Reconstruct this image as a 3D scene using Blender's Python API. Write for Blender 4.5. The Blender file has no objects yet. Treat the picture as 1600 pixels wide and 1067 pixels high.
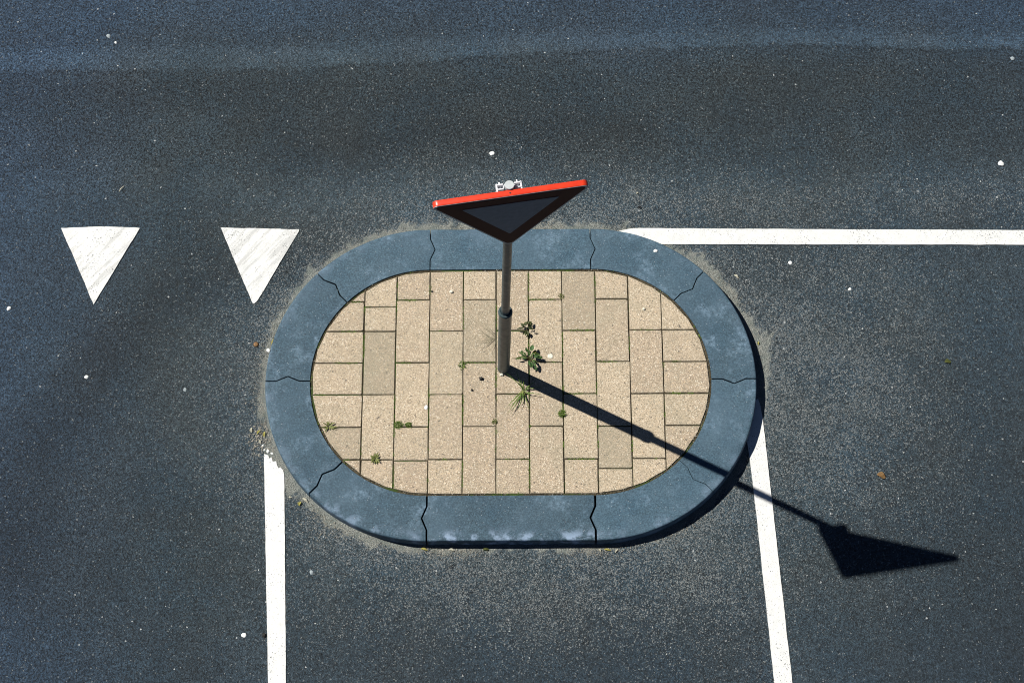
import bpy, bmesh, math, random
import numpy as np
from mathutils import Vector, Matrix, noise
R = math.radians
random.seed(7)
rng = np.random.default_rng(11)
sc = bpy.context.scene
col = sc.collection

# ------------------------------------------------------------ camera
cam = bpy.data.cameras.new('camera')
camo = bpy.data.objects.new('camera', cam)
col.objects.link(camo)
cr = Vector((0.9999648, -0.00300971, -0.00783171))
cu = Vector((0.00542161, 0.94417677, 0.32939464))
cf = Vector((-0.00640314, 0.32942551, -0.94415986))
m = Matrix((cr, cu, -cf)).transposed().to_4x4()
m.translation = (0.16445, -3.3493, 10.04962)
camo.matrix_world = m
cam.sensor_width = 36
cam.lens = 36 * 2705.5 / 1600
cam.clip_start = 0.1
cam.clip_end = 2000
sc.camera = camo

# ------------------------------------------------------------ sky, sun, exposure
SUN_AZ, SUN_EL = -0.43903, 0.87353            # azimuth the light travels to, elevation
w = bpy.data.worlds.new('World'); sc.world = w; w.use_nodes = True
nt = w.node_tree; nt.nodes.clear()
sky = nt.nodes.new('ShaderNodeTexSky'); sky.sky_type = 'NISHITA'; sky.sun_disc = False
sky.sun_elevation = SUN_EL
sky.sun_rotation = math.atan2(-math.cos(SUN_AZ), -math.sin(SUN_AZ))
sky.air_density = 0.3; sky.dust_density = 0.05; sky.ozone_density = 1.5
bg = nt.nodes.new('ShaderNodeBackground'); bg.inputs['Strength'].default_value = 0.05
wo = nt.nodes.new('ShaderNodeOutputWorld')
nt.links.new(sky.outputs[0], bg.inputs[0]); nt.links.new(bg.outputs[0], wo.inputs[0])
sun = bpy.data.lights.new('sun', 'SUN'); sun.energy = 5.0; sun.angle = R(0.53); sun.color = (1.0, 0.965, 0.9)
suno = bpy.data.objects.new('sun', sun); col.objects.link(suno)
sd = Vector((math.cos(SUN_AZ) * math.cos(SUN_EL), math.sin(SUN_AZ) * math.cos(SUN_EL), -math.sin(SUN_EL)))
suno.rotation_euler = sd.to_track_quat('-Z', 'Y').to_euler(); suno.location = (-6, 3, 9)
sc.view_settings.view_transform = 'Standard'; sc.view_settings.look = 'None'
sc.render.engine = 'CYCLES'; sc.cycles.filter_width = 1.0; sc.render.filter_size = 1.0
sc.view_settings.gamma = 1; sc.view_settings.exposure = 0.38

# ------------------------------------------------------------ node helper
class N:
    def __init__(s, name):
        s.m = bpy.data.materials.new(name); s.m.use_nodes = True
        s.t = s.m.node_tree; s.t.nodes.clear()
        s.out = s.t.nodes.new('ShaderNodeOutputMaterial')
        s.p = s.t.nodes.new('ShaderNodeBsdfPrincipled')
        s.t.links.new(s.p.outputs[0], s.out.inputs[0])
        s.co = s.t.nodes.new('ShaderNodeTexCoord').outputs['Object']
    def set(s, sock, v):
        if isinstance(v, bpy.types.NodeSocket): s.t.links.new(v, sock)
        elif v is not None:
            if sock.type == 'RGBA' and len(v) == 3: v = (*v, 1)
            sock.default_value = v
    def noise(s, scale, detail=2, rough=0.5, co=None, dist=0, out=0):
        n = s.t.nodes.new('ShaderNodeTexNoise'); s.set(n.inputs['Vector'], co or s.co)
        n.inputs['Scale'].default_value = scale; n.inputs['Detail'].default_value = detail
        n.inputs['Roughness'].default_value = rough; n.inputs['Distortion'].default_value = dist
        return n.outputs[out]
    def vor(s, scale, feature='F1', co=None, out='Distance', rand=1):
        n = s.t.nodes.new('ShaderNodeTexVoronoi'); s.set(n.inputs['Vector'], co or s.co)
        n.feature = feature; n.inputs['Scale'].default_value = scale
        n.inputs['Randomness'].default_value = rand
        return n.outputs[out]
    def math(s, op, a, b=None, c=None, clamp=False):
        n = s.t.nodes.new('ShaderNodeMath'); n.operation = op; n.use_clamp = clamp
        s.set(n.inputs[0], a); s.set(n.inputs[1], b); s.set(n.inputs[2], c)
        return n.outputs[0]
    def mul(s, a, b): return s.math('MULTIPLY', a, b)
    def add(s, a, b): return s.math('ADD', a, b)
    def rng(s, v, a, b, c=0.0, d=1.0, smooth=False):
        n = s.t.nodes.new('ShaderNodeMapRange')
        if smooth: n.interpolation_type = 'SMOOTHSTEP'
        s.set(n.inputs[0], v)
        for i, x in enumerate((a, b, c, d)): s.set(n.inputs[i + 1], x)
        return n.outputs[0]
    def mix(s, f, a, b, mode='MIX'):
        n = s.t.nodes.new('ShaderNodeMix'); n.data_type = 'RGBA'; n.blend_type = mode
        n.clamp_factor = True
        s.set(n.inputs[0], f); s.set(n.inputs[6], a); s.set(n.inputs[7], b)
        return n.outputs[2]
    def grey(s, v):
        n = s.t.nodes.new('ShaderNodeCombineColor')
        for i in range(3): s.set(n.inputs[i], v)
        return n.outputs[0]
    def sep(s, c):
        n = s.t.nodes.new('ShaderNodeSeparateColor'); s.set(n.inputs[0], c); return n.outputs
    def attr(s, name):
        n = s.t.nodes.new('ShaderNodeAttribute'); n.attribute_name = name; return n.outputs['Fac']
    def mapping(s, scale=(1, 1, 1), rot=(0, 0, 0), loc=(0, 0, 0), co=None):
        n = s.t.nodes.new('ShaderNodeMapping'); s.set(n.inputs[0], co or s.co)
        n.inputs['Scale'].default_value = scale; n.inputs['Rotation'].default_value = rot
        n.inputs['Location'].default_value = loc
        return n.outputs[0]
    def bump(s, h, dist, strength=1.0, normal=None):
        n = s.t.nodes.new('ShaderNodeBump'); n.inputs['Strength'].default_value = strength
        n.inputs['Distance'].default_value = dist; s.set(n.inputs['Height'], h)
        if normal is not None: s.set(n.inputs['Normal'], normal)
        return n.outputs[0]
    def fin(s, color, rough=0.8, normal=None, metal=0.0, spec=0.5):
        s.set(s.p.inputs['Base Color'], color); s.set(s.p.inputs['Roughness'], rough)
        s.set(s.p.inputs['Metallic'], metal); s.set(s.p.inputs['Specular IOR Level'], spec)
        if normal is not None: s.set(s.p.inputs['Normal'], normal)
        return s.m

def asphalt_nodes(n):
    """colour and height of the worn road surface, shared by the road and by worn paint"""
    wear, dust, speck, coarse = n.attr('wear'), n.attr('dust'), n.attr('speck'), n.attr('coarse')
    stone = n.sep(n.vor(135, out='Color'))
    stone2 = n.sep(n.vor(190, out='Color'))
    edge = n.vor(120, feature='DISTANCE_TO_EDGE')
    big = n.noise(1.3, 4, 0.6); mid = n.noise(9, 3, 0.6); fine = n.noise(230, 2, 0.7)
    clump = n.noise(48, 3, 0.65)
    v = n.rng(stone[0], 0, 1, 0.42, 1.62)
    v = n.mul(v, n.rng(stone2[1], 0, 1, 0.7, 1.3))
    v = n.mul(v, n.rng(fine, 0.3, 0.7, 0.6, 1.4))
    v = n.mul(v, n.rng(clump, 0.3, 0.7, 0.86, 1.14))
    v = n.mul(v, n.rng(mid, 0.3, 0.7, 0.93, 1.07))
    v = n.mul(v, n.rng(big, 0.3, 0.7, 0.93, 1.07))
    # open pores between the stones
    pore = n.rng(n.noise(70, 2, 0.6, co=n.mapping(loc=(5, 3, 1))), 0.36, 0.47, 0, 1, True)
    v = n.mul(v, n.math('SUBTRACT', 1.0, n.mul(n.math('SUBTRACT', 1.0, pore), n.mul(coarse, 0.62))))
    v = n.mul(v, wear)
    tint = n.mix(n.rng(n.noise(2.2, 3, 0.5, co=n.mapping(loc=(9, 2, 0))), 0.35, 0.65), (0.026, 0.045, 0.060), (0.033, 0.047, 0.055))
    tint = n.mix(n.rng(n.noise(30, 2, 0.5), 0.55, 0.75), tint, (0.034, 0.046, 0.050))
    tint = n.mix(n.math('MULTIPLY', n.attr('blue'), 1.0), tint, (0.026, 0.052, 0.092))
    c = n.mix(1.0, tint, n.grey(v), 'MULTIPLY')
    # pale mineral chips, everywhere a few, many near the kerb
    chip = n.math('GREATER_THAN', stone[1], n.math('SUBTRACT', 0.999, n.mul(speck, 0.30)))
    c = n.mix(n.mul(chip, n.rng(stone[2], 0, 1, 0.1, 0.8)), c, (0.18, 0.20, 0.205))
    chip2 = n.math('GREATER_THAN', stone2[0], n.math('SUBTRACT', 0.9985, n.mul(speck, 0.32)))
    c = n.mix(n.mul(chip2, n.rng(stone2[2], 0, 1, 0.15, 0.8)), c, (0.26, 0.27, 0.26))
    spark = n.math('GREATER_THAN', n.sep(n.vor(130, out='Color', co=n.mapping(loc=(3, 7, 0))))[0], 0.9994)
    c = n.mix(n.mul(spark, 0.8), c, (0.5, 0.52, 0.52))
    # sand and dust washed up against the kerb
    g = n.noise(160, 3, 0.75)
    dm = n.rng(n.add(dust, n.mul(n.math('SUBTRACT', g, 0.5), 1.3)), 0.22, 0.70, 0, 1, True)
    sand = n.mix(n.rng(n.noise(190, 2, 0.8, co=n.mapping(loc=(1, 1, 4))), 0.38, 0.62), (0.07, 0.08, 0.075), (0.36, 0.37, 0.335))
    sand = n.mix(n.rng(n.noise(14, 3, 0.6), 0.45, 0.7), sand, (0.14, 0.165, 0.15))
    c = n.mix(n.mul(dm, 0.9), c, sand)
    h = n.add(n.mul(n.rng(edge, 0, 0.35), 0.55), n.add(n.mul(fine, 0.25), n.mul(n.math('SUBTRACT', pore, 1.0), n.mul(coarse, 0.8))))
    h = n.add(h, n.mul(stone[2], 0.35))
    return c, h

def mat_asphalt():
    n = N('asphalt'); c, h = asphalt_nodes(n)
    return n.fin(c, n.rng(n.noise(60, 2), 0.3, 0.7, 0.62, 0.85), n.bump(h, 0.0048, 1.0), spec=0.35)

def mat_paint(name, streaks):
    n = N(name)
    n.t.nodes  # thick white road paint, worn where wheels rub it
    sp = n.noise(120, 2, 0.7); pat = n.noise(5, 3, 0.6)
    worn = n.math('GREATER_THAN', n.add(sp, n.mul(pat, 0.30)), 0.82)
    c = n.mix(n.rng(n.noise(22, 4, 0.6), 0.35, 0.7), (0.74, 0.74, 0.72), (0.64, 0.65, 0.64))
    if streaks:
        co = n.mapping(scale=(16, 1.6, 1), co=n.mapping(rot=(0, 0, R(41))))
        st = n.noise(1.6, 4, 0.65, co=co)
        dots = n.noise(150, 2, 0.8)
        k = n.rng(n.add(st, n.mul(dots, 0.30)), 0.62, 0.76, 0, 1, True)
        c = n.mix(n.mul(k, 0.38), c, (0.22, 0.225, 0.22))
        band = n.rng(n.noise(0.8, 2, 0.5, co=co), 0.42, 0.62)
        c = n.mix(n.mul(band, 0.16), c, (0.48, 0.50, 0.50))
    stones = n.rng(n.noise(210, 2, 0.7), 0.3, 0.7, 0.86, 1.0)
    c = n.mix(1.0, c, n.grey(stones), 'MULTIPLY')
    c = n.mix(worn, c, (0.10, 0.11, 0.11))
    h = n.add(n.noise(180, 2, 0.6), n.mul(n.noise(60, 2, 0.6), 0.6))
    return n.fin(c, 0.6, n.bump(h, 0.0018, 0.8))

def mat_kerb():
    n = N('slate_grey_concrete')
    info = n.t.nodes.new('ShaderNodeObjectInfo').outputs['Random']
    c = n.mix(n.rng(n.noise(6, 4, 0.6), 0.3, 0.7), (0.032, 0.070, 0.104), (0.047, 0.087, 0.119))
    c = n.mix(n.rng(n.noise(120, 3, 0.8), 0.36, 0.64), n.mix(1.0, c, (0.58, 0.62, 0.66), 'MULTIPLY'), n.mix(1.0, c, (1.55, 1.46, 1.38), 'MULTIPLY'))
    c = n.mix(1.0, c, n.grey(n.rng(n.noise(95, 3, 0.8, co=n.mapping(loc=(3, 3, 3))), 0.3, 0.7, 0.62, 1.4)), 'MULTIPLY')
    c = n.mix(1.0, c, n.grey(n.rng(info, 0, 1, 0.86, 1.12)), 'MULTIPLY')
    # pale lime and dust smears
    sm = n.mul(n.rng(n.noise(7, 5, 0.65, co=n.mapping(loc=(2, 5, 0))), 0.50, 0.72, 0, 1, True), n.rng(n.noise(45, 4, 0.75), 0.40, 0.66))
    c = n.mix(n.mul(sm, 0.8), c, (0.20, 0.30, 0.40))
    c = n.mix(n.rng(n.noise(2.3, 3, 0.6, co=n.mapping(loc=(7, 1, 2))), 0.45, 0.7, 0, 0.5), c, (0.070, 0.120, 0.165))
    sc2 = n.mapping(scale=(1, 5, 1), co=n.mapping(rot=(0, 0, R(35))))
    scr = n.math('MULTIPLY', n.rng(n.noise(28, 4, 0.7, co=sc2), 0.66, 0.74), n.rng(n.noise(3.1, 2), 0.5, 0.62))
    c = n.mix(n.mul(scr, 0.6), c, (0.32, 0.37, 0.42))
    ax = n.attr('edge')
    ed = n.mul(ax, n.rng(n.noise(10, 4, 0.7), 0.47, 0.62))
    c = n.mix(n.mul(ed, 0.75), c, (0.30, 0.40, 0.55))
    fl = n.math('GREATER_THAN', n.sep(n.vor(150, out='Color'))[0], 0.975)
    flr = n.rng(n.vor(150), 0.15, 0.4, 1, 0)
    c = n.mix(n.mul(n.mul(fl, flr), 0.7), c, (0.42, 0.46, 0.50))
    dk = n.math('GREATER_THAN', n.sep(n.vor(40, out='Color'))[1], 0.994)
    c = n.mix(n.mul(n.mul(dk, n.rng(n.vor(40), 0.12, 0.2, 1, 0)), 0.85), c, (0.01, 0.012, 0.016))
    h = n.add(n.noise(300, 2, 0.7), n.mul(n.noise(70, 3, 0.6), 0.6))
    return n.fin(c, 0.72, n.bump(h, 0.0012, 0.7), spec=0.35)

def mat_slab():
    n = N('beige_concrete_slab')
    t = n.attr('tint'); g = n.attr('grime')
    c = n.mix(t, (0.47, 0.385, 0.28), (0.40, 0.32, 0.235))
    gr = n.sep(n.vor(215, out='Color')); f = n.noise(125, 3, 0.8)
    c = n.mix(1.0, c, n.grey(n.rng(f, 0.3, 0.7, 0.55, 1.40)), 'MULTIPLY')
    c = n.mix(n.math('GREATER_THAN', gr[0], 0.84), c, n.mix(gr[2], (0.25, 0.19, 0.12), (0.22, 0.20, 0.16)))
    c = n.mix(n.math('GREATER_THAN', gr[1], 0.88), c, n.mix(gr[2], (0.70, 0.65, 0.54), (0.56, 0.42, 0.26)))
    c = n.mix(n.math('GREATER_THAN', n.sep(n.vor(120, out='Color'))[1], 0.995), c, (0.13, 0.11, 0.09))
    patch = n.rng(n.noise(11, 4, 0.65), 0.45, 0.75)
    c = n.mix(n.mul(patch, 0.32), c, (0.28, 0.25, 0.18))
    c = n.mix(n.mul(n.rng(n.noise(3.2, 3, 0.6, co=n.mapping(loc=(1, 8, 2))), 0.52, 0.75), 0.35), c, (0.30, 0.28, 0.20))
    c = n.mix(n.mul(g, n.rng(n.noise(60, 3, 0.7), 0.3, 0.7, 0.25, 0.95)), c, (0.23, 0.215, 0.155))
    h = n.add(n.noise(260, 2, 0.7), n.mul(n.vor(200), 0.6))
    return n.fin(c, 0.85, n.bump(h, 0.0014, 0.9), spec=0.25)

def mat_bed():
    n = N('soil_in_joints')
    c = n.mix(n.rng(n.noise(90, 3, 0.7), 0.35, 0.65), (0.022, 0.018, 0.012), (0.10, 0.085, 0.055))
    c = n.mix(n.rng(n.add(n.noise(4.5, 3, 0.6), n.mul(n.noise(60, 2), 0.2)), 0.62, 0.72), c, (0.045, 0.07, 0.02))
    return n.fin(c, 0.95, n.bump(n.noise(150, 3, 0.7), 0.006, 1.0), spec=0.1)

def mat_simple(name, c1, c2, scale=60, rough=0.6, metal=0.0, bump=0.0008, spec=0.5, lo=0.35, hi=0.65):
    n = N(name)
    f = n.rng(n.noise(scale, 4, 0.65), lo, hi)
    return n.fin(n.mix(f, c1, c2), rough, n.bump(n.noise(scale * 2, 2, 0.6), bump, 0.6), metal, spec)

def mat_pole():
    n = N('weathered_galvanised_steel')
    c = n.mix(n.rng(n.noise(30, 4, 0.7), 0.35, 0.65), (0.035, 0.055, 0.062), (0.070, 0.098, 0.105))
    st = n.noise(9, 4, 0.7, co=n.mapping(scale=(9, 9, 1)))
    c = n.mix(n.rng(st, 0.56, 0.72), c, (0.045, 0.06, 0.06))
    scr = n.noise(6, 3, 0.7, co=n.mapping(scale=(1, 1, 6), rot=(R(40), R(20), 0)))
    c = n.mix(n.rng(scr, 0.70, 0.76), c, (0.55, 0.57, 0.55))
    return n.fin(c, n.rng(n.noise(40, 3), 0.3, 0.7, 0.36, 0.48), n.bump(n.noise(120, 3, 0.6), 0.0003, 0.4), 0.0, 0.22)

def _film_spec():
    for k_ in ('redfilm', 'whitefilm'):
        p_ = M[k_].node_tree.nodes['Principled BSDF']; p_.inputs['Specular IOR Level'].default_value = 0.12; p_.inputs['Roughness'].default_value = 0.6
def mat_leaf(name, a, b, c3=None):
    n = N(name)
    c = n.mix(n.rng(n.noise(35, 3, 0.6), 0.35, 0.65), a, b)
    if c3: c = n.mix(n.rng(n.noise(14, 2, 0.6, co=n.mapping(loc=(4, 4, 4))), 0.55, 0.7), c, c3)
    n.p.inputs['Subsurface Weight'].default_value = 0.0
    return n.fin(c, 0.6, n.bump(n.noise(120, 2), 0.0006, 0.5), spec=0.25)

M = dict(
    asphalt=mat_asphalt(), line=mat_paint('white_road_paint', False), tri=mat_paint('scuffed_white_road_paint', True),
    kerb=mat_kerb(), slab=mat_slab(), bed=mat_bed(), pole=mat_pole(),
    red=mat_simple('glossy_red_paint', (0.60, 0.035, 0.012), (0.70, 0.05, 0.016), 20, 0.35, 0, 0.0003),
    redfilm=mat_simple('red_reflective_film', (0.040, 0.003, 0.003), (0.055, 0.004, 0.004), 60, 0.5, 0, 0.0002),
    whitefilm=mat_simple('white_reflective_film', (0.17, 0.175, 0.185), (0.21, 0.215, 0.225), 40, 0.5, 0, 0.0002),
    back=mat_simple('grey_sheet_metal', (0.30, 0.31, 0.32), (0.38, 0.39, 0.40), 30, 0.5, 0.3),
    alu=mat_simple('bare_aluminium', (0.60, 0.62, 0.66), (0.72, 0.73, 0.76), 60, 0.5, 0.25),
    cap=mat_simple('pale_grey_plastic', (0.42, 0.46, 0.47), (0.50, 0.53, 0.54), 40, 0.6),
    dark=mat_simple('dark_steel', (0.02, 0.02, 0.025), (0.05, 0.05, 0.055), 80, 0.5, 0.4),
    grass=mat_leaf('grass_blade', (0.06, 0.12, 0.02), (0.13, 0.20, 0.04), (0.26, 0.26, 0.09)),
    leaf=mat_leaf('weed_leaf', (0.025, 0.065, 0.018), (0.055, 0.11, 0.03), (0.10, 0.11, 0.02)),
    leafdark=mat_leaf('dark_weed_leaf', (0.025, 0.035, 0.012), (0.06, 0.07, 0.02)),
    olive=mat_leaf('olive_weed_leaf', (0.10, 0.12, 0.03), (0.17, 0.18, 0.06)),
    moss=mat_leaf('moss_green', (0.07, 0.13, 0.015), (0.13, 0.20, 0.03), (0.05, 0.06, 0.015)),
    dry=mat_leaf('dry_grass', (0.20, 0.18, 0.12), (0.30, 0.27, 0.18)),
    stem=mat_leaf('stem', (0.10, 0.10, 0.04), (0.14, 0.12, 0.06)),
    brown=mat_simple('dry_brown_leaf', (0.22, 0.11, 0.03), (0.42, 0.27, 0.12), 80, 0.7),
    pale=mat_simple('pale_litter', (0.55, 0.53, 0.42), (0.75, 0.73, 0.62), 90, 0.8),
    yellow=mat_simple('yellowed_leaf', (0.42, 0.38, 0.06), (0.60, 0.56, 0.22), 90, 0.7),
    gum=mat_simple('trodden_chewing_gum', (0.60, 0.62, 0.60), (0.78, 0.79, 0.78), 90, 0.7),
    gumgrey=mat_simple('grey_trodden_gum', (0.22, 0.26, 0.28), (0.30, 0.34, 0.36), 90, 0.7),
    black=mat_simple('black_grit', (0.008, 0.008, 0.008), (0.02, 0.018, 0.015), 90, 0.8),
    rust=mat_simple('rusty_tin', (0.10, 0.045, 0.015), (0.22, 0.12, 0.04), 200, 0.6, 0.3),
    grit=mat_simple('loose_grit', (0.13, 0.125, 0.105), (0.42, 0.40, 0.34), 40, 0.85),
)

_film_spec()
# ------------------------------------------------------------ object helpers
def link(o, parent=None, label=None, cat=None, group=None, kind=None):
    if o.name not in col.objects: col.objects.link(o)
    if parent is not None: o.parent = parent
    if label: o['label'] = label
    if cat: o['category'] = cat
    if group: o['group'] = group
    if kind: o['kind'] = kind
    return o
def mesh(name, verts, faces, mat, parent=None, smooth=False, **kw):
    me = bpy.data.meshes.new(name); me.from_pydata([tuple(v) for v in verts], [], faces)
    for mt in (mat if isinstance(mat, list) else [mat]): me.materials.append(mt)
    if smooth: me.polygons.foreach_set('use_smooth', [True] * len(me.polygons))
    me.update()
    return link(bpy.data.objects.new(name, me), parent, **kw)
def from_bm(name, bm, mat, parent=None, smooth=False, **kw):
    bmesh.ops.recalc_face_normals(bm, faces=bm.faces)
    me = bpy.data.meshes.new(name); bm.to_mesh(me); bm.free()
    for mt in (mat if isinstance(mat, list) else [mat]): me.materials.append(mt)
    if smooth: me.polygons.foreach_set('use_smooth', [True] * len(me.polygons))
    return link(bpy.data.objects.new(name, me), parent, **kw)
def empty(name, loc, **kw):
    o = bpy.data.objects.new(name, None); o.location = loc; o.empty_display_size = 0.1
    return link(o, **kw)

# ------------------------------------------------------------ island geometry
CX, CY, A, RO, RI, ZK = 0.088, -0.1195, 0.497, 0.989, 0.716, 0.090
def sdf(x, y, r):                       # distance outside the stadium of radius r
    return np.hypot(np.maximum(np.abs(x - CX) - A, 0), y - CY) - r
SEG = [2 * A, math.pi]                  # straight length; curves are parametrised by angle
def path(s, r):
    """clockwise from the middle of the top straight; s in 'pieces': straights 1 long, quarter arcs 1 long"""
    s = s % 6.0
    if s < 0.5: return CX + s * 2 * A, CY + r
    if s < 2.5:
        a = math.pi / 2 - (s - 0.5) * math.pi / 2
        return CX + A + r * math.cos(a), CY + r * math.sin(a)
    if s < 3.5: return CX + A - (s - 2.5) * 2 * A, CY - r
    if s < 5.5:
        a = -math.pi / 2 - (s - 3.5) * math.pi / 2
        return CX - A + r * math.cos(a), CY + r * math.sin(a)
    return CX - A + (s - 5.5) * 2 * A, CY + r
def dist_to_s(s, d, r):                 # move d metres along the ring at radius r from piece coordinate s
    steps = 8; 
    for _ in range(steps):
        q = s % 6.0
        on_straight = q < 0.5 or 2.5 <= q < 3.5 or q >= 5.5
        s += (d / steps) / (2 * A if on_straight else r * math.pi / 2)
    return s

# ------------------------------------------------------------ road: one sheet to the horizon, dense where it is seen
def lines(lo, hi, step, far):
    c = np.arange(lo, hi + 1e-6, step); g = []; d = step; x = hi
    while x < far: d *= 1.35; x += d; g.append(x)
    g = np.array(g); return np.concatenate([(lo - (g - hi))[::-1], c, g])
gx = lines(-3.6, 3.8, 0.0145, 400); gy = lines(-2.15, 2.8, 0.0145, 400)
X, Y = np.meshgrid(gx, gy)
def fbm(x, y, sc_, seed, octs=3):
    v = np.zeros_like(x); a = 1.0; tot = 0
    r2 = np.random.default_rng(seed)
    for o in range(octs):
        k = 7
        for i in range(k):
            th = r2.uniform(0, 2 * math.pi); ph = r2.uniform(0, 6.28)
            fr = sc_ * (2 ** o) * r2.uniform(0.7, 1.4)
            v += a / k * np.sin((x * math.cos(th) + y * math.sin(th)) * fr * 6.28 + ph)
        tot += a * 0.38; a *= 0.55
    return v / tot
def ss(a, b, x):
    t = np.clip((x - a) / (b - a), 0, 1); return t * t * (3 - 2 * t)
n1 = fbm(X, Y, 0.35, 1); n2 = fbm(X, Y, 1.6, 2); n3 = fbm(X, Y, 6, 3); n4 = fbm(X, Y, 18, 4)
d = sdf(X, Y, RO)
wear = 0.93 + 0.07 * n1 + 0.05 * n2 + 0.02 * n3
# wheel-polished lane across the top: darker between y 1.45 and 2.0, then the old longitudinal joint
ylane = Y - 0.03 * X
wear -= 0.15 * np.exp(-((ylane - (1.62 + 0.05 * n2)) / 0.22) ** 2) * ss(-3.6, -1.0, X + 0.6 * n1)
wear -= 0.18 * np.exp(-((ylane - 1.92) / 0.16) ** 2) * (0.6 + 0.5 * ss(1.0, -2.5, X))
yl = 2.045 + 0.012 * n3 + 0.010 * n2 + 0.13 * ss(-1.6, 0.9, X) + 0.03 * ss(0.6, 2.2, X) - 0.045 * ss(1.9, 2.8, X)
bw = 0.15 - 0.05 * ss(-1.0, 1.5, X)
joint = ss(yl - 0.012, yl + 0.008, Y + 0.006 * n4) * ss(yl + bw + 0.07, yl + bw - 0.05, Y + 0.03 * n2 + 0.01 * n3)
joint *= 0.75 + 0.25 * n2 + 0.12 * n4
wear += 0.52 * joint
line2 = np.exp(-((Y - (yl - 0.015)) / 0.012) ** 2) * ss(-0.2, 0.5, n2 + 0.4 * ss(0.3, 1.6, X))
wear -= 0.22 * line2
wear += 0.10 * ss(2.25, 2.5, Y) - 0.10 * np.exp(-((Y - 2.5 - 0.04 * n2) / 0.10) ** 2) * ss(-1.5, 0, X)
# tyre tracks of vehicles turning past the island on the left
def track(cx, cy, rad, wd, amp, a0, a1):
    r_ = np.hypot(X - cx, Y - cy); th = np.degrees(np.arctan2(Y - cy, X - cx)) % 360
    return amp * np.exp(-((r_ - rad - 0.06 * n1) / wd) ** 2) * ss(a0, a0 + 25, th) * ss(a1, a1 - 25, th)
def streak(pts, wd, amp):
    best = np.full(X.shape, 1e9)
    for (ax, ay), (bx, by) in zip(pts, pts[1:]):
        L2 = (bx - ax) ** 2 + (by - ay) ** 2
        t = np.clip(((X - ax) * (bx - ax) + (Y - ay) * (by - ay)) / L2, 0, 1)
        best = np.minimum(best, np.hypot(X - ax - t * (bx - ax), Y - ay - t * (by - ay)))
    w_ = wd * (1 + 0.25 * n2 + 0.1 * n3)
    return amp * np.exp(-(best / w_) ** 2) * (1 + 0.25 * n3)
wear -= streak([(0.94, 1.57), (-0.33, 1.56), (-1.18, 1.40), (-1.78, 1.13), (-2.05, 1.00)], 0.17, 0.17)
wear += streak([(0.17, 1.16), (-0.66, 1.12), (-1.22, 1.04), (-1.85, 1.18)], 0.13, 0.15)
wear += streak([(-3.28, 0.98), (-2.88, 1.20), (-2.49, 1.37), (-1.90, 1.62)], 0.16, 0.16)
wear -= streak([(-0.99, 0.73), (-1.75, 0.65), (-2.35, 0.15), (-2.75, -0.48), (-2.9, -1.2)], 0.26, 0.30)
wear += streak([(-1.45, -0.10), (-1.95, -0.75), (-2.15, -1.70)], 0.17, 0.06)
wear -= 0.12 * ss(-1.2, -1.9, X) * ss(-0.3, -1.2, Y)
wear += streak([(-2.13, 0.92), (-2.60, 0.24), (-3.05, -0.22)], 0.11, 0.10)
wear += 0.13 * np.exp(-((Y - 1.16 - 0.05 * n2) / 0.17) ** 2) * ss(-2.6, -1.2, X)
wear += 0.30 * np.exp(-np.maximum(d, 0) / 0.35) * (1 - 0.3 * n2) * (0.55 + 0.45 * ss(-1.6, -0.9, X))
wear -= 0.20 * ss(-1.15, -1.6, Y) * ss(-1.3, -1.1, X) * ss(1.7, 1.5, X)
wear -= 0.20 * ss(1.9, 2.9, X) * ss(0.5, -0.5, Y)
wear -= 0.10 * ss(1.65, 1.9, X) * ss(-0.7, -1.3, Y)
wear += 0.05 * ss(1.7, 2.4, X) * np.exp(-((Y - 0.45) / 0.5) ** 2)
th = np.degrees(np.arctan2(Y - CY, X - CX)) % 360
def bump_(t0, wd): 
    q = (th - t0 + 180) % 360 - 180; return np.exp(-(q / wd) ** 2)
hw = 0.022 + 0.038 * bump_(120, 38) + 0.030 * bump_(60, 30) + 0.060 * bump_(12, 16) + 0.035 * bump_(38, 12) + 0.022 * bump_(175, 25) \
   + 0.035 * bump_(205, 9) + 0.012 * bump_(228, 12) + 0.012 * bump_(270, 30) + 0.02 * bump_(-22, 12)
hw = (hw + 0.010) * np.clip(1 + 0.55 * n3 + 0.35 * n4 + 0.35 * n2, 0.2, 2.2)
dust = ss(hw * 1.25 + 0.012, hw * 0.55, d) * (0.82 + 0.3 * n3 + 0.15 * n2)
dust = np.maximum(dust, 0.46 * ss(0.16 + 0.04 * n2, 0.0, d) * (0.5 + 0.5 * ss(-0.9, -0.3, Y)))
speck = np.exp(-np.maximum(d, 0) / 0.22) * 0.75 + 0.45 * np.exp(-((X - 2.05) / 0.62) ** 2 - ((Y + 0.05) / 0.85) ** 2) \
      + 0.35 * np.exp(-((X - 0.25) / 0.9) ** 2 - ((Y + 1.45) / 0.28) ** 2) + 0.20 * np.exp(-((Y - 1.08) / 0.16) ** 2) * ss(-0.8, 0.3, X) \
      + 0.28 * np.exp(-((X - 1.30) / 0.35) ** 2 - ((Y + 1.25) / 0.45) ** 2) + 0.015
speck = np.clip(1.25 * speck * (1 + 0.35 * n2 + 0.25 * n3), 0, 1)
coarse = np.clip(0.30 + 0.65 * ss(1.15, 1.5, Y) + 0.35 * ss(-1.4, -2.6, X) - 0.7 * joint + 0.1 * n2, 0, 1)
blue = np.clip(0.80 * ss(-1.9, -3.4, X + 0.25 * n1) + 0.62 * ss(1.9, 2.6, Y + 0.12 * n1) + 0.15 * ss(-1.2, -2.0, Y) + 0.12 * ss(1.7, 3.4, X), 0, 0.85)
far = (np.abs(X) > 6) | (np.abs(Y) > 6)
for arr, v in ((wear, 0.95), (speck, 0.02), (coarse, 0.5), (blue, 0.4)): arr[far] = v
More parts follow.
